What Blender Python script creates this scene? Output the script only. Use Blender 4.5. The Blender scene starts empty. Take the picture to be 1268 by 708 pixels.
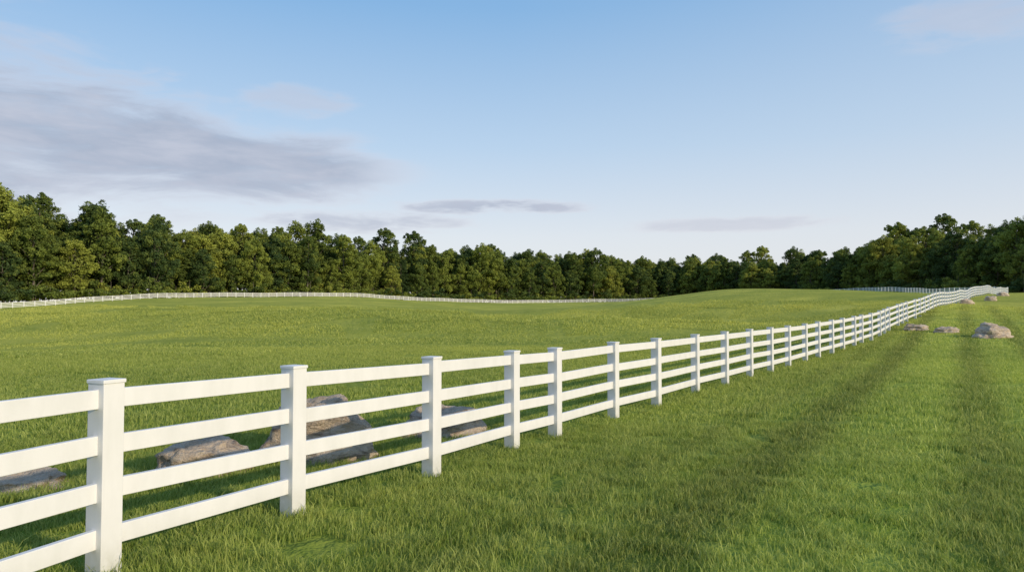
import bpy, math, numpy as np
from mathutils import Vector, noise
R=math.radians
sc=bpy.context.scene
sc.view_settings.view_transform='Standard'; sc.view_settings.look='None'; sc.view_settings.exposure=0
EYE=1.9
# ------------------------------------------------------------------ terrain
POSTS=[(-5.0,-0.2,0),(-4.3,1.6,0),(-3.6,3.4,0),(-2.917,5.25,.01),(-2.058,6.885,-.02),(-.949,8.63,-.045),(0,10.41,-.075),(.674,11.45,-.085),
(1.882,13.55,-.087),(2.967,15.0,-.07),(4.375,17.4,-.075),(5.58,19.1,-.052),(6.95,21.3,-.046),(8.12,22.9,-.034),(9.36,24.7,-.02),
(10.78,26.8,0),(11.85,28.2,.06),(13.17,30,.1),(14.3,31.5,.16),(15.6,33.2,.24),(16.8,35,.3),(18.25,37,.38),(19.9,39.4,.5),(22.1,42.7,.67),
(24.3,45.8,.83),(26.8,49.4,1.02),(29.1,52.5,1.26),(32.5,57.3,1.58),(35.6,61.5,1.9),(40.2,68,2.28),(45.9,76,2.7),(52.5,85,3.13),
(61.2,97,3.57),(69,107,3.98),(79,120,4.37),(89,133,4.7),(101,148,5.1)]
FAR=[(101,148,5.1),(106,180,6.0),(113,210,7.2),(116,240,7.9),(110,285,7.5),(80,325,6.6),(42.5,330,5.6),(16,325,5.2),(-11,310,5.0),(-32,285,5.6),(-52,255,6.2),
(-72,238,6.2),(-87,222,5.8),(-100,205,5.0),(-107,190,4.2),(-113,176,3.1),(-116,165,2.2),(-130,140,1.2),(-160,100,.4),(-200,60,0)]
C=[(0,3,0),(3,5,0),(8,8,0),(-6,8,0),(-6,12,0),(-12,15,0),(0,20,-.05),(8,14,-.03),(15,20,.0),(-10,26,.03),(-30,40,.15),(-28,70,1.05),(-52,74,1.0),(-8,68,.75),(-70,100,.5),(-95,135,.9),
(-16,40,.15),(-39,100,.75),(-55,140,2.15),(-75,190,4.3),(-105,250,6.0),(-20,100,.55),(-31,150,2.7),(-43,210,5.0),
(0,45,.1),(0,100,.3),(-4,150,.5),(-7,210,1.9),(-9,260,3.6),(8,60,.35),(13,100,.9),(19,150,1.3),(27,210,2.9),(35,270,4.6),
(18,60,.5),(30,100,1.6),(44,150,4.2),(56,190,6.6),(63,215,7.8),(75,260,7.2),(24,60,.7),(41,100,1.8),(61,150,4.6),(81,200,7.8),
(52,100,2.7),(78,150,4.9),(104,200,7.1),(24.4,37,.5),(20,28,.2),(40,57,1.3),(56,80,2.3),(84,120,3.9),(120,170,5.8),(30,30,.3),(60,50,1.2),(120,100,3.5),
(150,250,7),(160,330,7),(60,400,6),(-60,380,6),(-150,260,5),(-200,180,3),(0,-20,0),(-40,-20,0),(40,-20,.3),(0,-100,0),(-120,-50,0),(120,-50,1),(200,100,4),(-260,100,1),(0,500,6)]
cp=np.array(C+POSTS+FAR[1:],float)
XY=cp[:,:2]; Z=cp[:,2]
def U(r2): return np.where(r2>1e-9,r2*np.log(np.maximum(r2,1e-9)),0)
S=100.0
n=len(XY); d2=((XY[:,None]-XY[None])**2).sum(-1)/S/S
A=np.zeros((n+3,n+3)); A[:n,:n]=U(d2)+np.eye(n)*2e-4
A[:n,n]=1;A[:n,n+1:]=XY/S;A[n,:n]=1;A[n+1:,:n]=XY.T/S
W=np.linalg.solve(A,np.r_[Z,0,0,0])
def ground(x,y):
    x=np.atleast_1d(np.asarray(x,float)).ravel(); y=np.atleast_1d(np.asarray(y,float)).ravel()
    out=np.empty(len(x))
    for s in range(0,len(x),20000):
        a=np.c_[x[s:s+20000],y[s:s+20000]]
        q=((a[:,None]-XY[None])**2).sum(-1)/S/S
        out[s:s+20000]=U(q)@W[:n]+W[n]+(a/S)@W[n+1:]
    r=np.hypot(x,y)
    k=np.clip((r-380)/250,0,1);k=k*k*(3-2*k)
    out=out*(1-k)+7*k
    f=np.clip((r-25)/60,0,1)
    out+=f*(.26*np.sin(x*.062+1.3+.8*np.sin(y*.035))*np.sin(y*.075+.4+.02*x)+.13*np.sin(x*.15+y*.11)*np.sin(y*.17-x*.05))
    # swells and hollows of the pasture, left of the main fence
    g=np.clip((r-32)/30,0,1)*np.clip((205-r)/70,0,1)*np.clip((.66*y-x-4)/22,0,1); g=g*g*(3-2*g)
    out+=g*(1.15*np.sin(y*.118+.9*np.sin(x*.035+.7)+1.2+.03*x)+.45*np.sin(x*.085+y*.05+2.0)*np.sin(y*.065+.3))
    return out
def g1(x,y): return float(ground(x,y)[0])

def mesh_np(name,v,f,smooth=False):
    me=bpy.data.meshes.new(name); v=np.asarray(v,np.float32); f=np.asarray(f,np.int32)
    k=f.shape[1]
    me.vertices.add(len(v)); me.vertices.foreach_set('co',v.ravel())
    me.loops.add(f.size); me.loops.foreach_set('vertex_index',f.ravel())
    me.polygons.add(len(f)); me.polygons.foreach_set('loop_start',np.arange(0,f.size,k,dtype=np.int32))
    me.polygons.foreach_set('loop_total',np.full(len(f),k,np.int32))
    me.polygons.foreach_set('use_smooth',np.full(len(f),smooth))
    me.update(calc_edges=True); me.validate()
    return me
def link(me,name):
    o=bpy.data.objects.new(name,me); sc.collection.objects.link(o); return o

# ------------------------------------------------------------------ node helpers
class NT:
    def __init__(s,nt): s.nt=nt
    def n(s,t,**k):
        x=s.nt.nodes.new(t)
        for a,b in k.items(): setattr(x,a,b)
        return x
    def put(s,sock,v):
        if isinstance(v,bpy.types.NodeSocket): s.nt.links.new(v,sock)
        else: sock.default_value=v
    def m(s,op,a,b=0.0,c=None,clamp=False):
        x=s.n('ShaderNodeMath',operation=op,use_clamp=clamp); s.put(x.inputs[0],a); s.put(x.inputs[1],b)
        if c is not None: s.put(x.inputs[2],c)
        return x.outputs[0]
    def mr(s,v,a,b,c,d,smooth=False):
        x=s.n('ShaderNodeMapRange',interpolation_type='SMOOTHSTEP' if smooth else 'LINEAR')
        for i,q in enumerate((v,a,b,c,d)): s.put(x.inputs[i],q)
        return x.outputs[0]
    def mix(s,f,a,b,bt='MIX'):
        x=s.n('ShaderNodeMix',data_type='RGBA',blend_type=bt); s.put(x.inputs[0],f)
        s.put(x.inputs[6],a if isinstance(a,bpy.types.NodeSocket) else (*a,1)); s.put(x.inputs[7],b if isinstance(b,bpy.types.NodeSocket) else (*b,1))
        return x.outputs[2]
    def noise(s,vec,scale,detail=4,rough=.5,dist=0):
        x=s.n('ShaderNodeTexNoise'); 
        if vec is not None: s.put(x.inputs['Vector'],vec)
        x.inputs['Scale'].default_value=scale;x.inputs['Detail'].default_value=detail;x.inputs['Roughness'].default_value=rough;x.inputs['Distortion'].default_value=dist
        return x.outputs[0]
    def vscale(s,vec,sx,sy,sz):
        x=s.n('ShaderNodeVectorMath',operation='MULTIPLY'); s.put(x.inputs[0],vec); x.inputs[1].default_value=(sx,sy,sz); return x.outputs[0]
def newmat(name):
    m=bpy.data.materials.new(name); m.use_nodes=True; m.node_tree.nodes.clear()
    t=NT(m.node_tree); out=t.n('ShaderNodeOutputMaterial'); return m,t,out

def lawn_color(t,det=3):
    pos=t.n('ShaderNodeNewGeometry').outputs['Position']
    flat=t.vscale(pos,1,1,0)
    sep=t.n('ShaderNodeSeparateXYZ'); t.put(sep.inputs[0],pos); x,y=sep.outputs[0],sep.outputs[1]
    big=t.noise(t.vscale(pos,.8,1.8,0),.030,det,.62); mid=t.noise(flat,.16,2,.6); sm=t.noise(flat,1.3,det-1,.6)
    u=t.m('SUBTRACT',t.m('MULTIPLY',x,.85),t.m('MULTIPLY',y,.526))
    past=t.mr(y,14,65,0,1)   # the pasture is yellower and paler than the mown verge
    a=t.mix(past,(.265,.350,.052),(.45,.49,.085)); b_=t.mix(past,(.38,.46,.070),(.78,.74,.14))
    col=t.mix(t.mr(big,.42,.60,0,1),a,b_)  # tone variation, stretched into streaks that paint in the swells' slope shading
    col=t.mix(t.mr(mid,.35,.68,0,.65),col,t.mix(past,(.19,.28,.038),(.32,.39,.065)))
    col=t.mix(t.mr(sm,.35,.75,0,.5),col,t.mix(past,(.50,.54,.14),(.66,.65,.17)))
    # mown wheel tracks parallel to the fence; paler bands are painted blade sheen
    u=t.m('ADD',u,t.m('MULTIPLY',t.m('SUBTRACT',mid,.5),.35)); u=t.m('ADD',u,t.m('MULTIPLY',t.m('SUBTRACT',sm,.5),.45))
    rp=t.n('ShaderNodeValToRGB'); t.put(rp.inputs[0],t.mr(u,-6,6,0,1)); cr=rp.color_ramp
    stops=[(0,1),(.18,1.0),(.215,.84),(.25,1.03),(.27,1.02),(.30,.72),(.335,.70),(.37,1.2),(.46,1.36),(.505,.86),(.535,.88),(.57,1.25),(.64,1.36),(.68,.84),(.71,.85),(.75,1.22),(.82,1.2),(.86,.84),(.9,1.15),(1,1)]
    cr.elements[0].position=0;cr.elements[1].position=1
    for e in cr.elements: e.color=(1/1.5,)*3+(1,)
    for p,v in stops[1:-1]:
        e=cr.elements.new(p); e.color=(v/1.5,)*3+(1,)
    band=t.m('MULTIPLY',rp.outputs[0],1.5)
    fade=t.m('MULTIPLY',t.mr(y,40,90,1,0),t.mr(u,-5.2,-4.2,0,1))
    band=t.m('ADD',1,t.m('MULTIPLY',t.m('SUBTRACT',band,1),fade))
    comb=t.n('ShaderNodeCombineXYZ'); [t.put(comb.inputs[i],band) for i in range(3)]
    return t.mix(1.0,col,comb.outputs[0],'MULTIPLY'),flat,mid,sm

# ground material
gm,t,out=newmat('grass_ground')
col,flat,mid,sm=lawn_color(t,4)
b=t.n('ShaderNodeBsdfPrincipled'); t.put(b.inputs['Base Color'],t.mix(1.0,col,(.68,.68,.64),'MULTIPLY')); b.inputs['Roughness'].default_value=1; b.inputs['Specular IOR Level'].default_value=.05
bp=t.n('ShaderNodeBump'); bp.inputs['Strength'].default_value=.8; bp.inputs['Distance'].default_value=.25
t.put(bp.inputs['Height'],t.m('ADD',t.noise(flat,2.2,4,.7),t.m('MULTIPLY',mid,1.8)))
t.put(b.inputs['Normal'],bp.outputs[0]); t.put(out.inputs[0],b.outputs[0])
# blade material
bm_,t,out=newmat('grass_blade')
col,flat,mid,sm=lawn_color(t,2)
at=t.n('ShaderNodeAttribute',attribute_name='tint')
col=t.mix(t.mr(at.outputs['Fac'],0,1,0,.5),col,(.56,.58,.19)) 
col=t.mix(t.mr(at.outputs['Fac'],.0,.35,.5,0),col,(.09,.17,.028))
b=t.n('ShaderNodeBsdfPrincipled'); t.put(b.inputs['Base Color'],col); b.inputs['Roughness'].default_value=.5; b.inputs['Specular IOR Level'].default_value=.25
tr=t.n('ShaderNodeBsdfTranslucent'); t.put(tr.inputs[0],col)
ms=t.n('ShaderNodeMixShader'); ms.inputs[0].default_value=.4; t.put(ms.inputs[1],b.outputs[0]); t.put(ms.inputs[2],tr.outputs[0]); t.put(out.inputs[0],ms.outputs[0])

# terrain mesh
N=380
tt=np.linspace(-1,1,N); k=5.2
gx=2500*np.sinh(k*tt)/np.sinh(k); 
X,Y=np.meshgrid(gx,gx+30); X=X.ravel();Y=Y.ravel()
Zg=ground(X,Y)
i,j=np.meshgrid(np.arange(N-1),np.arange(N-1)); a=(j*N+i).ravel()
me=mesh_np('ground',np.c_[X,Y,Zg],np.c_[a,a+1,a+N+1,a+N],True); me.materials.append(gm); link(me,'ground')

# ------------------------------------------------------------------ scatter
def scatter(name,pts,rots,scl,idx,protos):
    coll=bpy.data.collections.new(name+'_source')
    for i,p in enumerate(protos):
        o=bpy.data.objects.new('%s_source_%02d'%(name,i),p); coll.objects.link(o)
    me=bpy.data.meshes.new(name); me.vertices.add(len(pts)); me.vertices.foreach_set('co',np.asarray(pts,np.float32).ravel())
    a=me.attributes.new('rot','FLOAT_VECTOR','POINT'); a.data.foreach_set('vector',np.asarray(rots,np.float32).ravel())
    a=me.attributes.new('scl','FLOAT_VECTOR','POINT'); a.data.foreach_set('vector',np.asarray(scl,np.float32).ravel())
    a=me.attributes.new('idx','INT','POINT'); a.data.foreach_set('value',np.asarray(idx,np.int32))
    o=link(me,name)
    ng=bpy.data.node_groups.new(name+'_nodes','GeometryNodeTree')
    ng.interface.new_socket('Geometry',in_out='INPUT',socket_type='NodeSocketGeometry'); ng.interface.new_socket('Geometry',in_out='OUTPUT',socket_type='NodeSocketGeometry')
    L=ng.links.new; nn=ng.nodes.new
    gi=nn('NodeGroupInput');go=nn('NodeGroupOutput');ip=nn('GeometryNodeInstanceOnPoints');ci=nn('GeometryNodeCollectionInfo')
    ci.inputs['Collection'].default_value=coll; ci.inputs['Separate Children'].default_value=True; ci.inputs['Reset Children'].default_value=True
    def na(nm,ty):
        q=nn('GeometryNodeInputNamedAttribute'); q.data_type=ty; q.inputs['Name'].default_value=nm
        return [s for s in q.outputs if s.enabled and s.name=='Attribute'][0]
    L(gi.outputs[0],ip.inputs['Points']);L(ci.outputs[0],ip.inputs['Instance']); ip.inputs['Pick Instance'].default_value=True
    L(na('idx','INT'),ip.inputs['Instance Index']); e=nn('FunctionNodeEulerToRotation'); L(na('rot','FLOAT_VECTOR'),e.inputs[0]); L(e.outputs[0],ip.inputs['Rotation'])
    L(na('scl','FLOAT_VECTOR'),ip.inputs['Scale']); L(ip.outputs[0],go.inputs[0])
    m=o.modifiers.new('scatter','NODES'); m.node_group=ng
    return o

# grass patches
def patch(seed,size,nb,w,h,tall=0.0):
    rg=np.random.default_rng(seed)
    px=rg.uniform(-size/2,size/2,nb);py=rg.uniform(-size/2,size/2,nb)
    nc=int(size*size*14/ (h/.08)**2)+8
    cx=rg.uniform(-size/2,size/2,(nc,2)); pick=rg.integers(0,nc,nb); cl=rg.random(nb)<.45
    sp=h*.7
    px=np.where(cl,cx[pick,0]+rg.normal(0,sp,nb),px); py=np.where(cl,cx[pick,1]+rg.normal(0,sp,nb),py)
    hh=h*rg.uniform(.45,1.25,nb)*np.where(cl,1.2,.9); ww=w*rg.uniform(.6,1.3,nb)
    hh*=np.where(rg.random(nb)<tall,rg.uniform(1.3,2.0,nb),1)
    an=rg.uniform(0,2*np.pi,nb); la=rg.uniform(0,2*np.pi,nb)
    lx=np.cos(la)*rg.uniform(.1,.9,nb)*hh+.1*hh; ly=np.sin(la)*rg.uniform(.1,.9,nb)*hh
    dx=np.cos(an)*ww/2;dy=np.sin(an)*ww/2; z0=-.02
    P=np.stack([np.c_[px-dx,py-dy,np.full(nb,z0)],np.c_[px+dx,py+dy,np.full(nb,z0)],
      np.c_[px+lx*.4+dx*.8,py+ly*.4+dy*.8,hh*.6],np.c_[px+lx*.4-dx*.8,py+ly*.4-dy*.8,hh*.6],
      np.c_[px+lx,py+ly,hh*.92]],1).reshape(-1,3)
    b=np.arange(nb)*5
    f=np.concatenate([np.c_[b,b+1,b+2],np.c_[b,b+2,b+3],np.c_[b+3,b+2,b+4]])
    me=mesh_np('grass_patch',P,f); tv=rg.random(nb)**1.3
    at=me.attributes.new('tint','FLOAT','FACE'); at.data.foreach_set('value',np.r_[tv,tv,tv].astype(np.float32)); me.materials.append(bm_)
    return me
rng=np.random.default_rng(5)
pts=[];rots=[];scl=[];idx=[]
def lay(r0,r1,step,base,k,half=R(48)):
    m=int(r1/step)+1
    a,b=np.meshgrid(np.arange(-m,m+1)*step,np.arange(-2,m+1)*step); a=a.ravel()+rng.uniform(-.2,.2,a.size)*step; b=b.ravel()+rng.uniform(-.2,.2,b.size)*step
    r=np.hypot(a,b); s=(r>=r0)&(r<r1)&((np.abs(np.arctan2(a,b))<half)); a=a[s];b=b[s]
    z=ground(a,b); e=.5; gxs=(ground(a+e,b)-z)/e; gys=(ground(a,b+e)-z)/e
    th=rng.uniform(0,2*np.pi,len(a)); c,s_=np.cos(th),np.sin(th)
    lx=c*gxs+s_*gys; ly=-s_*gxs+c*gys
    pts.append(np.c_[a,b,z]);rots.append(np.c_[np.arctan(ly),-np.arctan(lx),th]); q=rng.uniform(.8,1.2,len(a)); scl.append(np.c_[np.ones(len(a)),np.ones(len(a)),q]); idx.append(base+rng.integers(0,k,len(a)))
protos=[patch(10+i,1.2,3300,.0078,.08,.05) for i in range(4)]+[patch(20+i,3.2,5000,.0145,.085,.03) for i in range(4)]+[patch(30+i,7.6,4600,.04,.10) for i in range(3)]
lay(2.5,13,1.08,0,4); lay(12,38,2.85,4,4); lay(36,95,6.9,8,3)
scatter('grass',np.concatenate(pts),np.concatenate(rots),np.concatenate(scl),np.concatenate(idx),protos)

# ------------------------------------------------------------------ fence
fm,t,out=newmat('white_vinyl')
pos=t.n('ShaderNodeNewGeometry').outputs['Position']
at=t.n('ShaderNodeAttribute',attribute_name='hgt')
g=t.mr(at.outputs['Fac'],0,.35,.6,0,True)
dirt=t.m('MULTIPLY',g,t.mr(t.noise(pos,9,5,.65),.3,.7,.2,1),clamp=True)
col=t.mix(t.mr(t.noise(t.vscale(pos,1,1,.35),5,5,.6),.4,.8,0,.5),(.77,.77,.77),(.60,.61,.59))
col=t.mix(dirt,col,(.33,.33,.22))
b=t.n('ShaderNodeBsdfPrincipled'); t.put(b.inputs['Base Color'],col); b.inputs['Roughness'].default_value=.5; b.inputs['Specular IOR Level'].default_value=.35
t.put(out.inputs[0],b.outputs[0])
def fence(name,pl,bevel):
    import bmesh
    P=[]
    for a,b2 in zip(pl[:-1],pl[1:]):
        L=math.hypot(b2[0]-a[0],b2[1]-a[1]); k=max(1,round(L/2.6)) if L>3.3 else 1
        for q in range(k): P.append((a[0]+(b2[0]-a[0])*q/k,a[1]+(b2[1]-a[1])*q/k))
    P.append(pl[-1][:2]); P=np.array(P); z=ground(P[:,0],P[:,1])
    V=[];F=[];Hh=[]
    FQ=[(0,3,2,1),(4,5,6,7),(0,1,5,4),(1,2,6,5),(2,3,7,6),(3,0,4,7)]
    def box(A,B,side,hw,z0a,z1a,z0b,z1b,ga,gb):
        s=len(V)
        for zz in (0,1):
            for (p,sg,zs,gg) in ((A,-1,(z0a,z1a),ga),(B,-1,(z0b,z1b),gb),(B,1,(z0b,z1b),gb),(A,1,(z0a,z1a),ga)):
                V.append((p[0]+side[0]*hw*sg,p[1]+side[1]*hw*sg,zs[zz])); Hh.append(zs[zz]-gg)
        F.extend([tuple(s+i for i in q) for q in FQ])
    rg=np.random.default_rng(3)
    for i,(x,y) in enumerate(P):
        a=P[max(i-1,0)];b2=P[min(i+1,len(P)-1)]; d=(b2-a)/np.linalg.norm(b2-a); sd=np.array([-d[1],d[0]]); h=.083; c=np.array([x,y]); zz=z[i]
        box(c-d*h,c+d*h,sd,h,zz-.15,zz+1.376,zz-.15,zz+1.376,zz,zz)
        h2=.0905; box(c-d*h2,c+d*h2,sd,h2,zz+1.372,zz+1.40,zz+1.372,zz+1.40,zz,zz)
        if i<len(P)-1:
            e=P[i+1]; dd=(e-c)/np.linalg.norm(e-c); sn=np.array([-dd[1],dd[0]]); A=c+dd*.05; B=e-dd*.05
            for rz in (.28,.605,.93,1.265):
                j0,j1=rg.normal(0,.005,2)
                box(A,B,sn,.024,z[i]+rz-.068+j0,z[i]+rz+.068+j0,z[i+1]+rz-.068+j1,z[i+1]+rz+.068+j1,z[i],z[i+1])
    me=bpy.data.meshes.new(name); me.from_pydata(V,[],F); me.update()
    bm=bmesh.new(); bm.from_mesh(me); bmesh.ops.recalc_face_normals(bm,faces=bm.faces); bm.to_mesh(me); bm.free()
    at=me.attributes.new('hgt','FLOAT','POINT'); at.data.foreach_set('value',np.array(Hh,np.float32))
    me.materials.append(fm); o=link(me,name)
    if bevel:
        m=o.modifiers.new('bevel','BEVEL'); m.width=.005; m.segments=2; m.limit_method='ANGLE'; m.angle_limit=R(40)
    return o
fence('white_rail_fence',POSTS,True)
fence('white_rail_fence',[(101.3,150.6)]+[p[:2] for p in FAR[1:]],False)

# ------------------------------------------------------------------ boulders
rm,t,out=newmat('granite')
oc=t.n('ShaderNodeTexCoord').outputs['Object']
n1=t.noise(oc,2.2,6,.6,.4); n2=t.noise(oc,14,6,.7); n3=t.noise(t.vscale(oc,1,1,3.5),2.5,5,.65,.8)
col=t.mix(t.mr(n1,.35,.65,0,1),(.46,.35,.24),(.68,.56,.42))
col=t.mix(t.mr(n3,.52,.64,0,.75),col,(.20,.135,.095))
col=t.mix(t.mr(n2,.52,.75,0,.6),col,(.72,.63,.51))
col=t.mix(t.mr(t.noise(oc,5,4,.7),.6,.72,0,.5),col,(.17,.17,.08))
b=t.n('ShaderNodeBsdfPrincipled'); t.put(b.inputs['Base Color'],col); b.inputs['Roughness'].default_value=.9
bp=t.n('ShaderNodeBump'); bp.inputs['Strength'].default_value=1; bp.inputs['Distance'].default_value=.12
t.put(bp.inputs['Height'],t.m('ADD',n3,t.m('MULTIPLY',n2,.6))); t.put(b.inputs['Normal'],bp.outputs[0]); t.put(out.inputs[0],b.outputs[0])
def boulder(x,y,w,dp,h,seed,rot=0,sub=5,rnd=0.0):
    import bmesh
    bm=bmesh.new(); bmesh.ops.create_icosphere(bm,subdivisions=sub,radius=1)
    rg=np.random.default_rng(seed); pl=[]
    for i in range(14):
        v=rg.normal(0,1,3); v[2]=abs(v[2])*.7+.05; v/=np.linalg.norm(v); pl.append((Vector(v),rg.uniform(.68,.92)+rnd))
    pl.append((Vector((rg.uniform(-.15,.15),rg.uniform(-.25,.05),1)).normalized(),.6+rnd))
    off=Vector((seed*3.1,seed*1.7,0))
    for v in bm.verts:
        p=v.co.copy()
        for nrm,dd in pl:
            q=p.dot(nrm)-dd
            if q>0: p-=nrm*q*.8
        p+=v.co*(noise.fractal(p*1.6+off,.9,2,5)*.15)+v.co*(noise.noise(p*7+off)*.05)
        p+=Vector((v.co.x,v.co.y,0))*(.06*math.sin(p.z*15+3*noise.noise(p*2+off)))
        v.co=p
    zs=[v.co.z for v in bm.verts]; xs=[v.co.x for v in bm.verts]; zmax=max(zs); xw=max(xs)-min(xs)
    for v in bm.verts:
        v.co.x*=w/xw; v.co.y*=dp/xw; v.co.z=(v.co.z/zmax)*h if v.co.z>0 else v.co.z*h*.5
    me=bpy.data.meshes.new('boulder'); bm.to_mesh(me); bm.free(); me.materials.append(rm)
    for p in me.polygons: p.use_smooth=True
    o=link(me,'boulder'); o.location=(x,y,g1(x,y)-.05*h); o.rotation_euler=(0,0,rot)
boulder(-3.68,8.75,1.15,.9,.42,3,.2,5,.06); boulder(-2.60,9.75,1.65,1.3,.84,31,-.1,5,.10); boulder(-1.12,11.7,1.6,1.1,.52,11,.3,5,.06); boulder(-5.2,7.9,.85,.7,.20,14,0,5,.06)
boulder(24.6,37.3,2.3,1.7,.85,21,.2,5,.12); boulder(24.2,40.5,1.4,1.1,.38,22,0,5,.1); boulder(23.6,42.5,1.4,1.1,.42,27,0,5,.1)
boulder(50,80,1.8,1.2,.6,24,0,4);boulder(60,91,1.7,1.2,.7,25,0,4);boulder(69,102,1.9,1.2,.6,26,0,4)

# ------------------------------------------------------------------ trees
lm,t,out=newmat('tree_foliage')
oi=t.n('ShaderNodeObjectInfo'); at=t.n('ShaderNodeAttribute',attribute_name='tint')
rp=t.n('ShaderNodeValToRGB'); t.put(rp.inputs[0],oi.outputs['Random']); cr=rp.color_ramp
q=[(0,(.060,.105,.032)),(.3,(.110,.16,.032)),(.55,(.19,.24,.042)),(.8,(.28,.33,.055)),(1,(.37,.39,.065))]
cr.elements[0].position=0; cr.elements[0].color=(*q[0][1],1); cr.elements[1].position=1; cr.elements[1].color=(*q[-1][1],1)
for p,c in q[1:-1]: e=cr.elements.new(p); e.color=(*c,1)
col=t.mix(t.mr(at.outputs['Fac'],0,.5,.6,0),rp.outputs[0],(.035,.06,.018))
col=t.mix(t.mr(at.outputs['Fac'],.5,1,0,.55),col,(.38,.43,.08))  # upper tint paints sunlit clumps into the leaf colour
b=t.n('ShaderNodeBsdfPrincipled'); t.put(b.inputs['Base Color'],col); b.inputs['Roughness'].default_value=.65; b.inputs['Specular IOR Level'].default_value=.2
tr=t.n('ShaderNodeBsdfTranslucent'); t.put(tr.inputs[0],col)
ms=t.n('ShaderNodeMixShader'); ms.inputs[0].default_value=.22; t.put(ms.inputs[1],b.outputs[0]); t.put(ms.inputs[2],tr.outputs[0]); t.put(out.inputs[0],ms.outputs[0])
km,t,out=newmat('bark')
b=t.n('ShaderNodeBsdfPrincipled'); t.put(b.inputs['Base Color'],t.mix(t.noise(t.n('ShaderNodeTexCoord').outputs['Object'],3,4),(.10,.08,.065),(.22,.19,.15))); b.inputs['Roughness'].default_value=.95; t.put(out.inputs[0],b.outputs[0])
def tree(seed,H,Rr,base,kind='broad'):
    rg=np.random.default_rng(seed); V=[];F=[];T=[];nv=0
    def tube(pts,rad,sides=6):
        nonlocal nv
        ring=[]
        for p,r in zip(pts,rad):
            a=np.arange(sides)/sides*2*np.pi; ring.append(np.c_[p[0]+np.cos(a)*r,p[1]+np.sin(a)*r,np.full(sides,p[2])])
        V.append(np.concatenate(ring)); m=len(pts)
        f=[(nv+i*sides+j,nv+i*sides+(j+1)%sides,nv+(i+1)*sides+(j+1)%sides,nv+(i+1)*sides+j) for i in range(m-1) for j in range(sides)]
        F.append(np.array(f)); T.append(np.full(len(f),-1.0)); nv+=m*sides
    tz=np.linspace(-.5,H*.88,8) if kind!='shrub' else np.linspace(-.2,H*.7,4)
    bx=np.cumsum(rg.normal(0,.18,len(tz)));by=np.cumsum(rg.normal(0,.18,len(tz)))
    tube(np.c_[bx,by,tz],np.linspace(H*.012,H*.003,len(tz)),8)
    def leaves(c,cr,nl,size,flat=.75,up=.5,ct=.5):
        nonlocal nv
        d=rg.normal(0,1,(nl,3)); d[:,2]+=up; d/=np.linalg.norm(d,axis=1)[:,None]
        rr=cr*(.55+.5*rg.random(nl))*(1+.2*np.sin(d[:,0]*5+c[0])*np.sin(d[:,1]*5+c[1]))
        p=c+d*rr[:,None]*np.array([1,1,flat])
        nrm=d+rg.normal(0,.6,(nl,3)); nrm/=np.linalg.norm(nrm,axis=1)[:,None]
        a=np.cross(nrm,rg.normal(0,1,(nl,3))); a/=np.linalg.norm(a,axis=1)[:,None]; b=np.cross(nrm,a)
        s=size*rg.uniform(.5,1.2,nl)[:,None]/2
        q=np.stack([p-a*s,p-b*s*.75,p+a*s*1.1,p+b*s*.75],1).reshape(-1,3)
        V.append(q); k=np.arange(nl)*4+nv; F.append(np.c_[k,k+1,k+2,k+3]); nv+=nl*4
        T.append(np.clip(ct+rg.normal(0,.15,nl),0,1))
    if kind=='broad':
        nb=int(13+Rr)
        for k in range(nb):
            tq=((k+rg.random())/nb)**.85; z=base+2+(H-base-3.4)*tq
            prof=(1-tq**3.2)**.55*(.75+.25*min(1,tq/.3)); an=k*2.4+rg.normal(0,.5)
            L=rg.uniform(1.5,3.0)*(1.1-.25*tq)*Rr/6.3; rad=max(0,Rr*prof-L*.75)*rg.uniform(.7,1.15)
            tx,ty=np.interp(z,tz,bx),np.interp(z,tz,by); bc=np.array([tx+math.cos(an)*rad,ty+math.sin(an)*rad,z+rg.normal(0,.5)]); bt=rg.uniform(.25,.75)
            zb=max(base*.6,z-rad*.9-1); p0=np.array([np.interp(zb,tz,bx),np.interp(zb,tz,by),zb]); tube(np.array([p0,(p0+bc)/2+[0,0,.2],bc]),[.16,.10,.04],4)
            for c_ in range(10):
                d=rg.normal(0,1,3); d[2]=abs(d[2])*.9-.35; d/=np.linalg.norm(d); cr=rg.uniform(.5,1.15)*L/2.2
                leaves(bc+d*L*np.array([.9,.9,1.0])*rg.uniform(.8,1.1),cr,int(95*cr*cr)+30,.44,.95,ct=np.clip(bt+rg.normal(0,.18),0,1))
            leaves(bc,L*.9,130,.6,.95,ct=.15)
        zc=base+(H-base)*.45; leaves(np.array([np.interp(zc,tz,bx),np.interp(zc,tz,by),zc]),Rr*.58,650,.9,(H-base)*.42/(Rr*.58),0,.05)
    elif kind=='pine':
        z=base
        while z<H-.4:
            fr=(z-base)/(H-base); ln=Rr*(1-fr)**.75*rg.uniform(.75,1.1)+.35
            for q in range(6):
                an=rg.uniform(0,2*np.pi); l2=ln*rg.uniform(.7,1.1)
                for s in np.arange(.35,1.01,.25):
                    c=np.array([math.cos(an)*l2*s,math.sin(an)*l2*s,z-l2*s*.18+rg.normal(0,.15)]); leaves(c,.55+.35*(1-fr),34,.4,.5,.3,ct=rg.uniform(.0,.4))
            z+=.85
    else:
        for k in range(16):
            an=rg.uniform(0,2*np.pi); rad=Rr*math.sqrt(rg.random()); c=np.array([math.cos(an)*rad,math.sin(an)*rad,H*rg.uniform(.15,.8)*(1-.3*rad/Rr)])
            leaves(c,rg.uniform(.6,1.2),90,.42,ct=rg.uniform(.1,.6))
    V=np.concatenate(V);F=np.concatenate(F);T=np.concatenate(T)
    me=mesh_np('tree',V,F); me.materials.append(lm); me.materials.append(km)
    me.polygons.foreach_set('material_index',(T<0).astype(np.int32))
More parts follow.
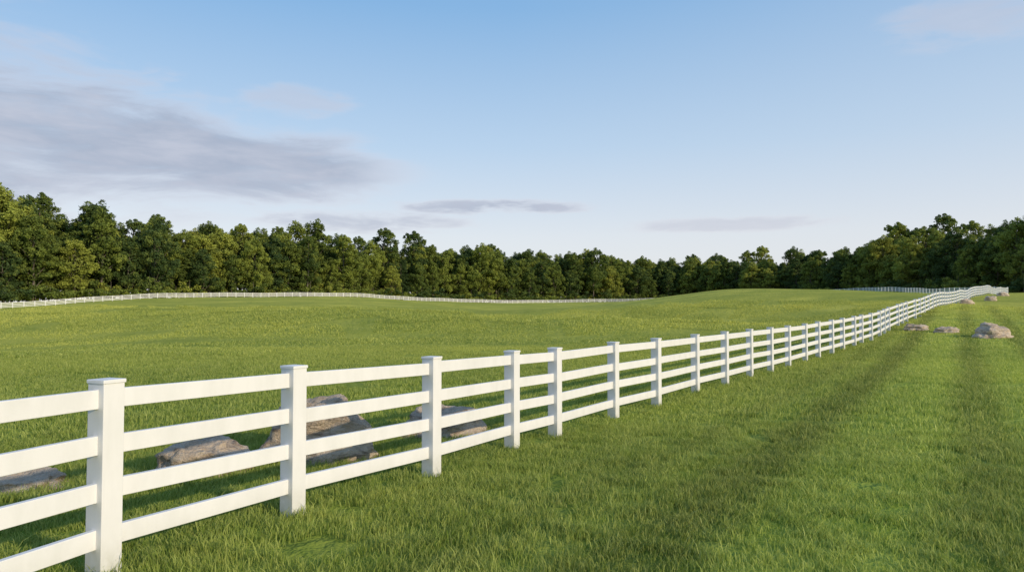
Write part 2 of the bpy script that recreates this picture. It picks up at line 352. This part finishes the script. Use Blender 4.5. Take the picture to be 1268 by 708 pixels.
    at=me.attributes.new('tint','FLOAT','FACE'); at.data.foreach_set('value',T.astype(np.float32)); return me
TP=[tree(1,26,7.4,3,),tree(2,25,6.0,2.5),tree(3,29,7.6,5),tree(4,22,6.4,2),tree(5,27,5.4,4),tree(6,24,7.8,2.5),tree(7,31,6.4,5),
    tree(8,25,3.8,3,'pine'),tree(9,20,3.6,1.5,'pine'),tree(10,5,3.2,0,'shrub'),tree(11,8,3.5,0,'shrub')]
LINE=[(-330,20,1),(-240,85,1),(-185,140,1),(-148,192,1.05),(-128,222,1.10),(-112,250,1.06),(-92,270,1.02),(-66,292,1.04),(-30,340,1.0),(25,368,.98),(60,388,.95),(88,393,.88),(112,375,.86),(137,338,.92),
      (148,286,.94),(151,240,.95),(150,210,.93),(158,160,.95),(180,110,1),(240,60,1),(330,20,1)]
LP=np.array(LINE,float); seg=np.hypot(*np.diff(LP[:,:2],axis=0).T); cum=np.r_[0,np.cumsum(seg)]
pts=[];rots=[];scl=[];idx=[]
rg=np.random.default_rng(79)
PR=[.16,.15,.12,.16,.11,.15,.09,.04,.02]
for row in range(5):
    s=0
    while s<cum[-1]:
        x=np.interp(s,cum,LP[:,0]);y=np.interp(s,cum,LP[:,1]); h=np.interp(s,cum,LP[:,2])
        i=min(np.searchsorted(cum,s,side='right')-1,len(seg)-1); d=(LP[i+1,:2]-LP[i,:2])/seg[i]; nrm=np.array([-d[1],d[0]])
        off=row*8.0+rg.normal(0,2.0)
        p=np.array([x,y])+nrm*off+d*rg.normal(0,1)
        k=rg.choice(9,p=PR); q=h*(rg.uniform(.55,.95) if row==0 else rg.uniform(.66,1.10))*(1+.06*math.sin(s*.075)+.05*math.sin(s*.19+1))
        pts.append((*p,0));rots.append((0,0,rg.uniform(0,6.28)));scl.append((q*rg.uniform(.95,1.25),)*2+(q,));idx.append(k)
        s+=rg.uniform(4.2,8.5)
# woods behind the bends of the edge, so no daylight shows through
for (cx,cy,rx,ry,nn_) in ((98,418,30,22,60),(70,425,30,18,40),(-20,380,30,15,25)):
    for _ in range(nn_):
        q=rg.uniform(.7,.92); pts.append((cx+rg.uniform(-rx,rx),cy+rg.uniform(-ry,ry),0)); rots.append((0,0,rg.uniform(0,6.28))); scl.append((q*1.1,q*1.1,q)); idx.append(rg.choice(9,p=PR))
for row in range(3):
    s=0
    while s<cum[-1]:
        x=np.interp(s,cum,LP[:,0]);y=np.interp(s,cum,LP[:,1]); i=min(np.searchsorted(cum,s,side='right')-1,len(seg)-1); d=(LP[i+1,:2]-LP[i,:2])/seg[i]; nrm=np.array([-d[1],d[0]])
        p=np.array([x,y])+nrm*(-5+row*4.5+rg.normal(0,1)); q=rg.uniform(.5,1.3)
        pts.append((*p,0));rots.append((0,0,rg.uniform(0,6.28)));scl.append((q*1.2,q*1.2,q));idx.append(9+rg.integers(0,2)); s+=rg.uniform(2.5,6)
pts=np.array(pts); pts[:,2]=ground(pts[:,0],pts[:,1])-.2
scatter('tree_line',pts,rots,scl,idx,TP)

# ------------------------------------------------------------------ sky + sun
AZ,EL=R(126),R(20)
w=bpy.data.worlds.new('World'); sc.world=w; w.use_nodes=True; w.node_tree.nodes.clear(); t=NT(w.node_tree)
out=t.n('ShaderNodeOutputWorld'); bg=t.n('ShaderNodeBackground'); bg.inputs[1].default_value=.15
sk=t.n('ShaderNodeTexSky',sky_type='NISHITA'); sk.sun_disc=False; sk.sun_elevation=EL; sk.sun_rotation=AZ; sk.air_density=1.0; sk.dust_density=.6; sk.ozone_density=1.6
gen=t.n('ShaderNodeTexCoord').outputs['Generated']; sp=t.n('ShaderNodeSeparateXYZ'); t.put(sp.inputs[0],gen)
az=t.m('ARCTAN2',sp.outputs[0],sp.outputs[1]); el=t.m('ARCSINE',sp.outputs[2])
cv=t.n('ShaderNodeCombineXYZ'); t.put(cv.inputs[0],az); t.put(cv.inputs[1],t.m('MULTIPLY',el,4.2))
N1=t.noise(cv.outputs[0],4.0,6,.6,.5); N2=t.noise(cv.outputs[0],10,4,.6,.3)
# hazy summer air: pale toward the horizon
rp=t.n('ShaderNodeValToRGB'); t.put(rp.inputs[0],t.mr(el,0,1.0,0,1)); cr=rp.color_ramp; cr.interpolation='LINEAR'
q=[(0,(.84,.82,.82)),(.10,(.76,.80,.86)),(.22,(.51,.67,.86)),(.40,(.25,.48,.79)),(1,(.13,.31,.66))]
cr.elements[0].position=0; cr.elements[0].color=(*q[0][1],1); cr.elements[1].position=1; cr.elements[1].color=(*q[-1][1],1)
for p,c in q[1:-1]: e=cr.elements.new(p); e.color=(*c,1)
hz=t.mix(1.0,rp.outputs[0],(6.667,6.667,6.667),'MULTIPLY')
base=t.mix(.88,sk.outputs[0],hz)
base=t.mix(t.mr(az,.0,.9,0,.24),base,(4.8,4.9,5.1))
def lens(a0,e0,ha,he,amt):
    a_=t.m('DIVIDE',t.m('SUBTRACT',az,a0),ha); e_=t.m('DIVIDE',t.m('SUBTRACT',el,e0),he)
    l=t.m('SUBTRACT',1,t.m('ADD',t.m('MULTIPLY',a_,a_),t.m('MULTIPLY',e_,e_)),clamp=True)
    l2=t.mr(t.m('ADD',t.m('MULTIPLY',l,.7),t.m('MULTIPLY',t.m('SUBTRACT',N2,.5),1.8)),.1,.8,0,1,True)
    return t.m('MULTIPLY',t.m('MULTIPLY',l2,t.mr(l,0,.7,0,1,True)),amt)
tq=t.mr(az,-.75,-.10,0,1); hw=t.mr(tq,0,1,.150,.012); cc=t.mr(tq,0,1,.200,.184)
wd=t.m('SUBTRACT',1,t.m('DIVIDE',t.m('ABSOLUTE',t.m('SUBTRACT',el,cc)),hw)); wd=t.m('MAXIMUM',wd,-.8)
d0=t.m('ADD',t.m('MULTIPLY',wd,.40),t.m('MULTIPLY',t.m('SUBTRACT',N1,.5),1.2)); d0=t.m('ADD',d0,t.m('MULTIPLY',t.m('SUBTRACT',N2,.5),.4)); d0=t.m('MULTIPLY',t.mr(d0,-.12,.38,0,1,True),t.mr(az,-.26,-.08,1,0,True))
ds=[lens(-.03,.141,.18,.015,1),lens(-.2,.118,.2,.022,.8),lens(.29,.113,.2,.014,.6),lens(.57,.33,.13,.04,.5),lens(-.29,.272,.1,.03,.5)]
cl=d0
for q in ds: cl=t.m('MAXIMUM',cl,q)
ccol=t.mix(t.mr(N2,.35,.68,0,1),(2.6,2.95,3.75),(3.5,3.7,4.4))
ccol=t.mix(t.mr(cl,.15,.85,0,1),(4.8,4.6,5.0),ccol)
t.put(bg.inputs[0],t.mix(t.m('MULTIPLY',cl,.88),base,ccol)); t.put(out.inputs[0],bg.outputs[0])
ld=bpy.data.lights.new('sun','SUN'); ld.energy=3.5; ld.angle=R(1.0); ld.color=(1,.84,.61); lo=bpy.data.objects.new('sun',ld); sc.collection.objects.link(lo)
lo.rotation_euler=Vector((math.sin(AZ)*math.cos(EL),math.cos(AZ)*math.cos(EL),math.sin(EL))).to_track_quat('Z','Y').to_euler()
cd=bpy.data.cameras.new('camera'); cd.sensor_width=36; cd.lens=25.55; cd.clip_start=.1; cd.clip_end=6000
co=bpy.data.objects.new('camera',cd); sc.collection.objects.link(co); co.location=(0,0,EYE); co.rotation_euler=(R(90)+math.atan(30/900),0,0); sc.camera=co
